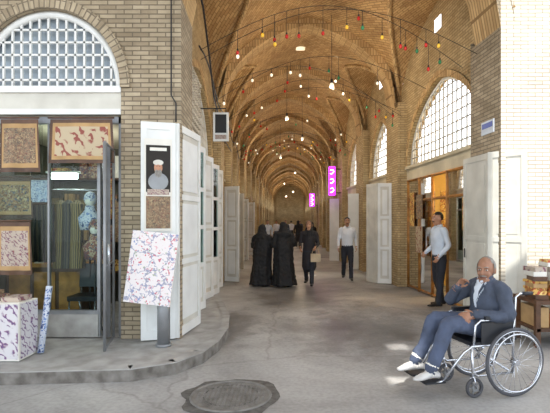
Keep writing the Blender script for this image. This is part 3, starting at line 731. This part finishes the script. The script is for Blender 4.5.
# ------------------------------------------------------------------ people
def cr(p0,p1,p2,p3,t):
    return .5*((2*p1)+(p2-p0)*t+(2*p0-5*p1+4*p2-p3)*t*t+(3*p1-p0-3*p2+p3)*t**3)
class Body:
    def __init__(s): s.v=[];s.f=[];s.t=[]
    def tube(s,pts,rad,tag,side=V((1,0,0)),n=16,sub=3,mod=None,rnd=True):
        pts=[V(p) for p in pts]; R=[V((r,r)) if not isinstance(r,tuple) else V(r) for r in rad]
        k=len(pts); PP=[];RR=[]
        for i in range(k-1):
            for j in range(sub):
                t=j/sub; g=lambda A,q:A[max(0,min(k-1,q))]
                PP.append(cr(g(pts,i-1),pts[i],pts[i+1],g(pts,i+2),t)); RR.append(R[i].lerp(R[i+1],t))
        PP.append(pts[-1]);RR.append(R[-1])
        if rnd:
            t0=(PP[0]-PP[1]).normalized(); t1=(PP[-1]-PP[-2]).normalized(); r0=min(RR[0]);r1=min(RR[-1])
            PP=[PP[0]+t0*r0*.92,PP[0]+t0*r0*.6]+PP+[PP[-1]+t1*r1*.6,PP[-1]+t1*r1*.92]
            RR=[RR[0]*.38,RR[0]*.8]+RR+[RR[-1]*.8,RR[-1]*.38]
        m=len(PP); base=len(s.v)
        for i in range(m):
            t=(PP[min(i+1,m-1)]-PP[max(i-1,0)]).normalized()
            u=side-t*side.dot(t)
            if u.length<.05: u=t.orthogonal()
            u.normalize(); w=t.cross(u)
            for j in range(n):
                a=2*math.pi*j/n; q=mod(a,i/(m-1)) if mod else 1
                s.v.append(PP[i]+(u*math.cos(a)*RR[i].x+w*math.sin(a)*RR[i].y)*q); s.t.append(tag)
        for i in range(m-1):
            for j in range(n):
                a=base+i*n;b=a+n; s.f.append([a+j,a+(j+1)%n,b+(j+1)%n,b+j])
        s.f.append([base+j for j in range(n)][::-1]); s.f.append([base+(m-1)*n+j for j in range(n)])
    def ell(s,c,rad,fr,tag,nu=16,nv=12):
        S,F,U=fr; base=len(s.v); c=V(c)
        s.v.append(c+U*rad[2]); s.t.append(tag)
        for i in range(1,nv):
            th=math.pi*i/nv
            for j in range(nu):
                ph=2*math.pi*j/nu; s.v.append(c+S*math.sin(th)*math.cos(ph)*rad[0]+F*math.sin(th)*math.sin(ph)*rad[1]+U*math.cos(th)*rad[2]); s.t.append(tag)
        s.v.append(c-U*rad[2]); s.t.append(tag); e=len(s.v)-1
        for j in range(nu): s.f.append([base,base+1+j,base+1+(j+1)%nu])
        for i in range(nv-2):
            for j in range(nu):
                a=base+1+i*nu;b=a+nu; s.f.append([a+j,b+j,b+(j+1)%nu,a+(j+1)%nu])
        a=base+1+(nv-2)*nu
        for j in range(nu): s.f.append([a+j,e,a+(j+1)%nu])
    def hand(s,w,d,side,nrm,tag,curl=.35,sc=1.0):
        d=V(d).normalized(); side=(V(side)-d*V(side).dot(d)).normalized(); nrm=(V(nrm)-d*V(nrm).dot(d)-side*V(nrm).dot(side)).normalized()
        s.tube([w-d*.02,w+d*.03*sc,w+d*.085*sc],[(.028,.021),(.038*sc,.017),(.041*sc,.014)],tag,side,14,2)
        for k,(o,l) in enumerate(((.031,.07),(.0105,.079),(-.0105,.073),(-.031,.057))):
            p=w+d*.08*sc+side*o*sc; a=.1+curl*.5; pts=[p-d*.01]; dd=d+side*o*2.2
            for seg,fr_ in enumerate((.45,.32,.25)):
                v=(dd*math.cos(a)+nrm*math.sin(a)).normalized(); p=p+v*l*fr_*sc; pts.append(p); a+=curl
            s.tube(pts,[.0095,.009,.0082,.007],tag,side,8,2)
        p=w+d*.025*sc+side*.03*sc; v=(d*.65+side*.6+nrm*.25).normalized(); q=p+v*.035*sc; v2=(d*.9+side*.25+nrm*.3).normalized()
        s.tube([p-side*.01,q,q+v2*.03*sc],[.013,.0105,.008],tag,side,8,2)
    def head(s,c,S,F,U,skin,k=1):
        fr=(S,F,U)
        s.ell(c+U*.022*k-F*.008*k,(.075*k,.094*k,.098*k),fr,skin); s.ell(c+F*.022*k-U*.04*k,(.058*k,.068*k,.082*k),fr,skin)
        s.ell(c+F*.055*k-U*.1*k,(.028*k,.024*k,.02*k),fr,skin)
        s.tube([c+F*.086*k+U*.012*k,c+F*.102*k-U*.012*k,c+F*.108*k-U*.026*k],[.009*k,.012*k,.015*k],skin,S,8,2)
        for q in(-1,1): s.ell(c+S*q*.076*k-F*.01*k-U*.005*k,(.011*k,.02*k,.033*k),fr,skin); s.ell(c+S*q*.036*k+F*.066*k-U*.03*k,(.022*k,.02*k,.022*k),fr,skin)
        s.ell(c+F*.082*k+U*.03*k,(.05*k,.012*k,.012*k),fr,skin)
    def finish(s,name,mats,voxel=.01,extra=None,override=None,wr=.005):
        me=bpy.data.meshes.new('tmp'); me.from_pydata([tuple(v) for v in s.v],[],s.f); o=bpy.data.objects.new('tmp',me); COL.objects.link(o)
        md=o.modifiers.new('r','REMESH'); md.mode='VOXEL'; md.voxel_size=voxel; md.use_smooth_shade=True
        sm=o.modifiers.new('s','SMOOTH'); sm.factor=.5; sm.iterations=2
        dg=bpy.context.evaluated_depsgraph_get(); nm=bpy.data.meshes.new_from_object(o.evaluated_get(dg))
        bpy.data.objects.remove(o); bpy.data.meshes.remove(me)
        kd=KDTree(len(s.v))
        for i,v in enumerate(s.v): kd.insert(v,i)
        kd.balance()
        nm.name=name
        nm.materials.clear()
        for k in mats: nm.materials.append(M[k])
        co=[v.co.copy() for v in nm.vertices]; no=[v.vector.copy() for v in nm.vertex_normals]
        tags=[s.t[kd.find(c)[1]] for c in co]
        out=[]
        for c,n,t in zip(co,no,tags):
            if t!=0:
                c=c+n*(noise.noise(c*13)+.6*noise.noise(V((c.x*26,c.y*26,c.z*18))))*wr
            out+= [c.x,c.y,c.z]
        mis=[]
        for p in nm.polygons:
            t=[tags[i] for i in p.vertices]; m=max(t,key=t.count)
            if override: m=override(co[p.vertices[0]],no[p.vertices[0]],m)
            mis.append(m)
        nm.vertices.foreach_set('co',out)
        nm.polygons.foreach_set('material_index',mis); nm.polygons.foreach_set('use_smooth',[True]*len(mis)); nm.update()
        ob=bpy.data.objects.new(name,nm); COL.objects.link(ob)
        if extra:
            e=extra.build(); e.parent=ob
        return ob
def face_extra(m,c,S,F,U,hair='hair',style='short',k=1,mous=None,brow='hair'):
    fr=(S,F,U)
    for q in(-1,1):
        e=c+S*q*.031*k+F*.078*k+U*.008*k
        m.ell(e,(.013*k,.009*k,.0065*k),'eyew',fr,10,6); m.ell(e+F*.006*k,(.006*k,.005*k,.006*k),'hair',fr,8,6)
        b=c+S*q*.033*k+F*.091*k+U*.03*k
        m.tube([b-S*.02*k-F*.003,b+U*.005*k,b+S*.02*k-F*.006],.0045*k,brow,6)
    b=c+F*.09*k-U*.062*k; m.tube([b-S*.026*k-F*.01*k,b,b+S*.026*k-F*.01*k],[.003*k,.006*k,.003*k],'lip',6)
    if mous:
        b=c+F*.094*k-U*.046*k; m.tube([b-S*.03*k-F*.018*k-U*.01*k,b-S*.013*k,b+S*.013*k,b+S*.03*k-F*.018*k-U*.01*k],[.003*k,.007*k,.007*k,.003*k],mous,8)
    if style=='short':
        m.ell(c-F*.012*k+U*.03*k,(.083*k,.099*k,.1*k),hair,fr,22,16,keep=lambda l:(l.z>.035*k and l.y<.075*k) or (l.y<.0 and l.z>-.06*k))
    elif style=='bald':
        m.ell(c-F*.012*k+U*.018*k,(.082*k,.098*k,.098*k),hair,fr,22,16,keep=lambda l:(l.y<.02*k and -.07*k<l.z<.058*k))
        m.ell(c-F*.016*k+U*.03*k,(.078*k,.09*k,.094*k),hair,fr,22,16,keep=lambda l:(l.y<.035*k and l.z>.0))
def frame(ang):
    F=V((math.cos(ang),math.sin(ang),0)); return V((-F.y,F.x,0)),F,V((0,0,1))
def standing(name,x,y,ang,H,mats,pose,hair='hair',style='short',voxel=.012,mous=None,z0=0,kind='man',bag=False,headang=None):
    S,F,U=frame(ang); k=H/1.74; O=V((x,y,z0))
    L=lambda s,f,u:O+(S*s+F*f+U*u)*k
    B=Body(); a=pose
    B.tube([L(0,0,.99),L(0,.005,1.04),L(0,.01,1.12),L(0,.015,1.28),L(0,0,1.4),L(0,-.005,1.47)],[(.16*k,.122*k),(.16*k,.12*k),(.158*k,.117*k),(.18*k,.125*k),(.185*k,.1*k),(.1*k,.07*k)],1,S,20)
    B.tube([L(0,0,.84),L(0,0,.9),L(0,0,.96)],[(.15*k,.112*k),(.168*k,.12*k),(.16*k,.118*k)],2,S,18)
    B.tube([L(0,-.005,1.44),L(0,.01,1.52),L(0,.02,1.58)],[.062*k,.055*k,.055*k],0,S,14)
    for q,kn,an,el,wr_ in((1,a['kl'],a['al'],a['el'],a['wl']),(-1,a['kr'],a['ar'],a['er'],a['wr'])):
        B.tube([L(q*.085,0,.88),L(q*(.09),kn[0]*.55,.68),L(q*.095,*kn),L(q*.095,(kn[0]+an[0])/2-.015,(kn[1]+an[1])/2),L(q*.1,an[0],an[1]+.0)],[.094*k,.085*k,.066*k,.06*k,.056*k],2,S,16)
        f=an[0]; z=an[1]-.07
        B.tube([L(q*.1,f-.06,z+.035),L(q*.1,f+.02,z+.045),L(q*.11,f+.12,z+.03),L(q*.115,f+.19,z+.028)],[(.034*k,.034*k),(.04*k,.042*k),(.046*k,.026*k),(.034*k,.02*k)],3,S,12)
        E=L(*el);Wr=L(*wr_); Sh=L(q*.185,0,1.405)
        B.tube([L(q*.12,0,1.42),Sh,Sh.lerp(E,.5),E,E.lerp(Wr,.5),Wr],[.06*k,.064*k,.054*k,.05*k,.044*k,.036*k],1,F,14)
        d=(Wr-E).normalized()*.8-U*.2; thumb=F if abs(d.normalized().dot(F))<.7 else U
        B.hand(Wr,d,thumb,-S*q,0,.45,k)
    HS,HF,HU=frame(headang if headang is not None else ang); c=L(0,.03,1.625)
    B.head(c,HS,HF,HU,0,k)
    ex=MB(name+'_details')
    if kind=='man':
        face_extra(ex,c,HS,HF,HU,hair,style,k,mous)
        ex.tube([L(-.05,.05,1.5),L(0,.085,1.46),L(.05,.05,1.5),L(0,-.06,1.52)],.013,mats[1],6,True)
    else:
        face_extra(ex,c,HS,HF,HU,'hair','none',k)
        B.ell(c+U*.02*k-F*.022*k,(.1*k,.108*k,.12*k),(HS,HF,HU),4)
        B.tube([c-U*.05*k-F*.02*k,L(0,0,1.5),L(0,.0,1.38),L(0,.01,1.3)],[(.085*k,.085*k),(.11*k,.1*k),(.19*k,.125*k),(.15*k,.12*k)],4,S,18)
        B.tube([L(0,0,1.1),L(0,0,.9),L(0,0,.7),L(0,0,.52)],[(.155*k,.12*k),(.18*k,.14*k),(.19*k,.15*k),(.2*k,.16*k)],1,S,18)
    if bag:
        hb=L(*a['wl'])+V((0,0,-.12)); ex.box(hb-V((0,0,.14)),(.24,.1,.2),'bag'); ex.tube([hb+V((-.09,0,-.03)),hb+V((-.05,0,.1)),hb+V((.05,0,.1)),hb+V((.09,0,-.03))],.009,'bag',6)
    return B.finish(name,mats,voxel,ex)
STAND=dict(kl=(.02,.49),al=(.0,.1),kr=(.0,.49),ar=(-.02,.1),el=(.23,-.02,1.14),wl=(.25,.05,.9),er=(-.23,-.02,1.14),wr=(-.25,.05,.9))
WALK=dict(kl=(.16,.5),al=(.22,.1),kr=(.02,.48),ar=(-.2,.13),el=(.24,-.1,1.16),wl=(.25,-.02,.92),er=(-.24,.03,1.14),wr=(-.25,.14,.92))
mm=['skin','shirtw','trous','shoe','chador']
ps=dict(STAND); ps.update(kl=(.03,.49),al=(.08,.1),kr=(.0,.49),ar=(-.1,.1),er=(-.24,-.03,1.14),wr=(-.2,.16,1.0),el=(.24,-.05,1.14),wl=(.22,.12,.95))
standing('standing_man',2.80,8.45,math.radians(190),1.78,['skin','shirtb','trous','shoe','chador'],ps,mous='hair')
standing('walking_man',1.57,12.35,math.radians(-95),1.72,mm,WALK,mous='hair')
wp=dict(WALK); wp.update(wl=(.2,.2,1.05),el=(.24,-.02,1.14),wr=(-.2,.2,1.02))
standing('woman_in_headscarf',.48,11.3,math.radians(-100),1.62,['skin','manteau','trous','shoe','chador'],wp,kind='woman',bag=True)
def chador(name,x,y,ang,H,ph):
    S,F,U=frame(ang); k=H/1.6; O=V((x,y,0)); L=lambda s,f,u:O+(S*s+F*f+U*u)*k
    B=Body()
    mod=lambda a,t:1+.09*math.sin(6*a+ph)*max(0,1-t*1.4)+.05*math.sin(11*a+ph*2)*max(0,1-t*1.3)
    B.tube([L(0,-.06,.03),L(0,-.04,.3),L(0,0,.62),L(0,.02,.9),L(0,.03,1.12),L(0,.01,1.28),L(0,0,1.36),L(0,0,1.44)],[(.31*k,.29*k),(.27*k,.25*k),(.24*k,.22*k),(.25*k,.21*k),(.25*k,.19*k),(.2*k,.15*k),(.13*k,.11*k),(.1*k,.1*k)],1,S,32,3,mod,False)
    c=L(0,.03,1.475); B.head(c,S,F,U,0,k*.97)
    B.ell(c+U*.015*k-F*.025*k,(.098*k,.105*k,.118*k),(S,F,U),1)
    B.tube([c-F*.03*k+U*.02*k,c-F*.05*k-U*.1*k,L(0,-.04,1.3)],[(.09*k,.09*k),(.12*k,.1*k),(.2*k,.13*k)],1,S,20)
    for q,f in((1,.16),(-1,-.1)):
        B.tube([L(q*.09,f-.06,.04),L(q*.09,f+.05,.045),L(q*.1,f+.15,.03)],[(.034,.03),(.04,.035),(.03,.02)],2,S,10)
    B.tube([L(-.2,.0,1.27),L(-.27,.0,1.02),L(-.12,.2,1.12),L(-.02,.22,1.18)],[.07*k,.06*k,.05*k,.045*k],1,F,12)
    B.tube([L(.2,.0,1.27),L(.26,.0,1.02),L(.14,.2,1.0)],[.07*k,.06*k,.05*k],1,F,12)
    B.hand(L(0,.235,1.2),U*.8+S*.4,S,-F,0,.8,k)
    ex=MB(name+'_face'); face_extra(ex,c,S,F,U,'hair','none',k)
    return B.finish(name,['skin','chador','shoe'],.012,ex,wr=.014)
chador('woman_in_chador',-.70,11.3,math.radians(70),1.54,.5)
chador('woman_in_chador',-.16,11.2,math.radians(105),1.6,2.1)
random.seed(5)
for (x,y,a,H,mt,kd) in((-1.2,24,-90,1.7,['skin','shirtb','trous','shoe','chador'],'man'),(.5,28,85,1.68,['skin','manteau','trous','shoe','chador'],'woman'),(-.3,31,-85,1.7,['skin','jacket','trous','shoe','chador'],'man'),(.1,36,90,1.7,['skin','shirtw','trous','shoe','chador'],'man'),(-1.0,33,-80,1.7,['skin','shirtw','slate','shoe','chador'],'man'),(1.1,22.5,100,1.6,['skin','chador','trous','shoe','chador'],'woman'),(.9,40,-90,1.7,['skin','jacket','trous','shoe','chador'],'man'),(-.5,42,80,1.6,['skin','chador','trous','shoe','chador'],'woman')):
    standing('pedestrian',x,y,math.radians(a),H,mt,WALK,kind=kd,voxel=.022)
# ------------------------------------------------------------------ wheelchair + man
ang=math.radians(180+15); S,F,U=frame(ang); O=V((1.99,4.41,0))
L=lambda s,f,u:O+S*s+F*f+U*u
m=MB('wheelchair')
for q in(-1,1):
    c=L(q*.29,0,.315); ax=S
    m.ring(c,ax,.30,.016,'rubber',48,8); m.ring(c,ax,.282,.009,'chrome',48,6); m.ring(c+S*q*.035,ax,.262,.008,'chrome',44,6)
    m.tube([c-S*.035,c+S*.035],.025,'chrome',12)
    for i in range(24):
        a=2*math.pi*i/24; d=F*math.cos(a)+U*math.sin(a); a2=a+(.5 if i%2 else -.5); d2=F*math.cos(a2)+U*math.sin(a2)
        m.tube([c+S*(.025 if i%2 else -.025)+d2*.024,c+d*.28],.0016*1.3,'chrome',4)
    for i in range(6):
        a=math.pi*i/3; d=F*math.cos(a)+U*math.sin(a); m.tube([c+d*.284,c+S*q*.035+d*.264],.005,'chrome',5)
    s=q*.235
    m.tube([L(s,-.16,.93),L(s,-.1,.93),L(s,-.055,.9),L(s,-.03,.5),L(s,-.02,.2)],.012,'chrome',8)
    m.tube([L(s,-.02,.2),L(s,.36,.2),L(s,.41,.24),L(s,.42,.46)],.012,'chrome',8)
    m.tube([L(s,-.03,.47),L(s,.42,.47),L(s*.98,.5,.42),L(s*.8,.68,.17)],.012,'chrome',8)
    m.tube([L(s,-.04,.70),L(s,.33,.70),L(s,.38,.66),L(s,.4,.47)],.011,'chrome',8)
    m.box(L(s,.14,.725),(.30,.05,.03),'vinyl',Matrix.Rotation(ang,3,'Z'))
    m.box(L(s,.15,.58),(.34,.008,.2),'vinyl',Matrix.Rotation(ang,3,'Z'))
    m.tube([L(s,-.24,.93),L(s,-.13,.93)],.017,'vinyl',8)
    cc=L(q*.22,.38,.09); m.ring(cc,S,.075,.016,'rubber',24,8); m.tube([cc-S*.02,cc+S*.02],.03,'grey',12)
    for i in range(5):
        a=2*math.pi*i/5; m.tube([cc,cc+(F*math.cos(a)+U*math.sin(a))*.07],.007,'grey',5)
    for e in(-.028,.028): m.tube([cc+S*e,cc+S*e+U*.1+F*.02],.006,'chrome',6)
    m.tube([cc+U*.1+F*.02-S*.03,cc+U*.1+F*.02+S*.03],.01,'chrome',6); m.tube([cc+U*.1+F*.02,L(q*.23,.4,.26)],.012,'chrome',8)
    m.box(L(q*.115,.76,.155),(.2,.16,.014),'vinyl',Matrix.Rotation(ang,3,'Z')); m.tube([L(s*.8,.68,.17),L(q*.18,.76,.15)],.01,'chrome',6)
m.tube([L(-.235,.02,.22),L(.235,.3,.46)],.011,'chrome',8); m.tube([L(.235,.02,.22),L(-.235,.3,.46)],.011,'chrome',8)
m.box(L(0,.19,.485),(.44,.46,.035),'vinyl',Matrix.Rotation(ang,3,'Z'))
m.box(L(0,-.045,.70),(.02,.46,.4),'vinyl',Matrix.Rotation(ang,3,'Z')@Matrix.Rotation(.08,3,'Y'))
m.build()
B=Body()
B.tube([L(0,.09,.55),L(0,.07,.66),L(0,.06,.79),L(0,.06,.9),L(0,.07,.985),L(0,.08,1.03)],[(.18,.14),(.19,.15),(.19,.145),(.2,.14),(.19,.11),(.1,.075)],1,S,22)
B.tube([L(0,.08,1.0),L(0,.095,1.05),L(0,.1,1.08)],[.062,.056,.055],0,S,14)
for q in(1,-1):
    an=(.76,.27) if q==1 else (.79,.29); sx=.12 if q==1 else -.1
    B.tube([L(q*.09,.06,.575),L(q*.1,.3,.62),L(q*.115,.53,.655),L(q*.118,.60,.62),L(sx,.67,.46),L(sx,*an)],[.105,.094,.078,.073,.064,.058],2,S,16)
    B.tube([L(sx,an[0]-.01,an[1]+.03),L(sx,an[0]+.0,an[1]-.05)],[.036,.036],4,S,12)
    B.tube([L(sx,an[0]-.06,an[1]-.07),L(sx,an[0]+.02,an[1]-.055),L(sx*1.06,an[0]+.11,an[1]-.075),L(sx*1.1,an[0]+.17,an[1]-.085)],[(.036,.034),(.042,.042),(.047,.028),(.036,.02)],3,S,12)
sh=L(.2,.06,.955); el=L(.275,.06,.73); wr_=L(.17,.33,.745)
B.tube([L(.12,.06,.975),sh,sh.lerp(el,.5),el,el.lerp(wr_,.5),wr_],[.068,.075,.067,.062,.053,.044],1,F,14)
B.hand(wr_,F*.9-S*.3-U*.1,U*.6-S*.5,-U,0,.4)
sh=L(-.2,.06,.955); el=L(-.27,.3,.80); wr_=L(-.13,.31,.95)
B.tube([L(-.12,.06,.975),sh,sh.lerp(el,.5),el,el.lerp(wr_,.5),wr_],[.068,.075,.066,.06,.05,.042],1,F,14)
B.hand(wr_,U*.75+S*.35-F*.35,S*.2-F*.9+U*.2,S*.9,0,.75)
HA=math.radians(228); HS,HF,HU=frame(HA); HU=(HU+HF*.05).normalized(); HF=(HF-HU*HF.dot(HU)).normalized()
c=L(0,.08,1.135)
B.head(c,HS,HF,HU,0,1.06)
def ov(p,n,mi):
    if mi==1:
        l=p-O; s_=l.dot(S); f_=l.dot(F); u_=l.z
        if abs(s_)<.012+.42*max(0,u_-.82) and abs(s_)<.07 and n.dot(F)>.2 and .78<u_<1.06 and f_>.1: return 5
    return mi
ex=MB('seated_man_details'); face_extra(ex,c,HS,HF,HU,'hairg','bald',1.06,'hairg','hairg')
for q in(-1,1):
    ex.face([L(q*.012,.208,.82),L(q*.05,.205,.9),L(q*.085,.165,.99),L(q*.06,.15,1.03),L(q*.03,.19,.93)],'jacket')
    ex.tube([L(q*.05,.1,1.05),L(q*.02,.16,1.02)],.012,'shirtb',6)
o=B.finish('seated_man',['skin_old','jacket','slate','shoew','paper','shirtb'],.0075,ex,ov,wr=.009)
# ------------------------------------------------------------------ added lamps for vault glow
for i,y in enumerate((10.2,13.4,16.7,21.6,28.2,36,46,54)):
    x=(XL(y)+XR(y))/2+.4*(-1)**i; z=4.7
    m=MB('vault_glow_lamp'); m.tube([(x,y,z+.1),(x,y,6.3)],.006,'dark',5); m.tube([(x,y,z+.04),(x,y,z+.14)],.03,'dark',8); m.ell((x,y,z),(.05,.05,.06),'bulbw'); o=m.build()
    ld=bpy.data.lights.new('vault_glow_light','POINT'); ld.energy=[85,65,60,80,110,120,120,150][i]; ld.color=(1,.83,.62); ld.shadow_soft_size=.05  # bulb fixture and point light added to brighten the vault
    lo=bpy.data.objects.new('vault_glow_light',ld); COL.objects.link(lo); lo.parent=o; lo.location=(x,y,z-.12)
def pt(name,loc,e,col,r=.15):
    ld=bpy.data.lights.new(name,'POINT'); ld.energy=e; ld.color=col; ld.shadow_soft_size=r
    lo=bpy.data.objects.new(name,ld); COL.objects.link(lo); lo.location=loc
pt('shop_ceiling_light',W('right',9.3,1.1,2.6),60,(1,.82,.5))
pt('shop_ceiling_light',W('right',13.3,1.1,2.6),40,(.95,1,.95))
pt('shop_ceiling_light',V((-3.1,6.7,2.6)),26,(.95,1,.95))
# ------------------------------------------------------------------ sun, sky, camera
sd=bpy.data.lights.new('sun','SUN'); sd.energy=6.5; sd.color=(1,.97,.92); sd.angle=.01
so=bpy.data.objects.new('sun',sd); COL.objects.link(so); so.rotation_euler=V((0,.56,-.83)).to_track_quat('-Z','Y').to_euler()
w=bpy.data.worlds.new('sky'); SC.world=w; w.use_nodes=True; nt=w.node_tree; bg=nt.nodes['Background']
sk=nt.nodes.new('ShaderNodeTexSky'); sk.sky_type='NISHITA'; sk.sun_disc=False; sk.sun_elevation=math.radians(50); sk.air_density=1; sk.dust_density=3
mxn=nt.nodes.new('ShaderNodeMix'); mxn.data_type='RGBA'; mxn.inputs[0].default_value=.5; mxn.inputs[7].default_value=(6.8,7,7.2,1)
nt.links.new(sk.outputs[0],mxn.inputs[6]); nt.links.new(mxn.outputs[2],bg.inputs['Color']); bg.inputs['Strength'].default_value=.5
cd=bpy.data.cameras.new('camera'); co=bpy.data.objects.new('camera',cd); COL.objects.link(co); co.location=(0,0,1.6)
co.rotation_euler=(math.radians(90),0,0); cd.sensor_width=36; cd.lens=36*450/550; cd.shift_x=-15/550; cd.shift_y=15.5/550
SC.camera=co
SC.view_settings.view_transform='Standard'
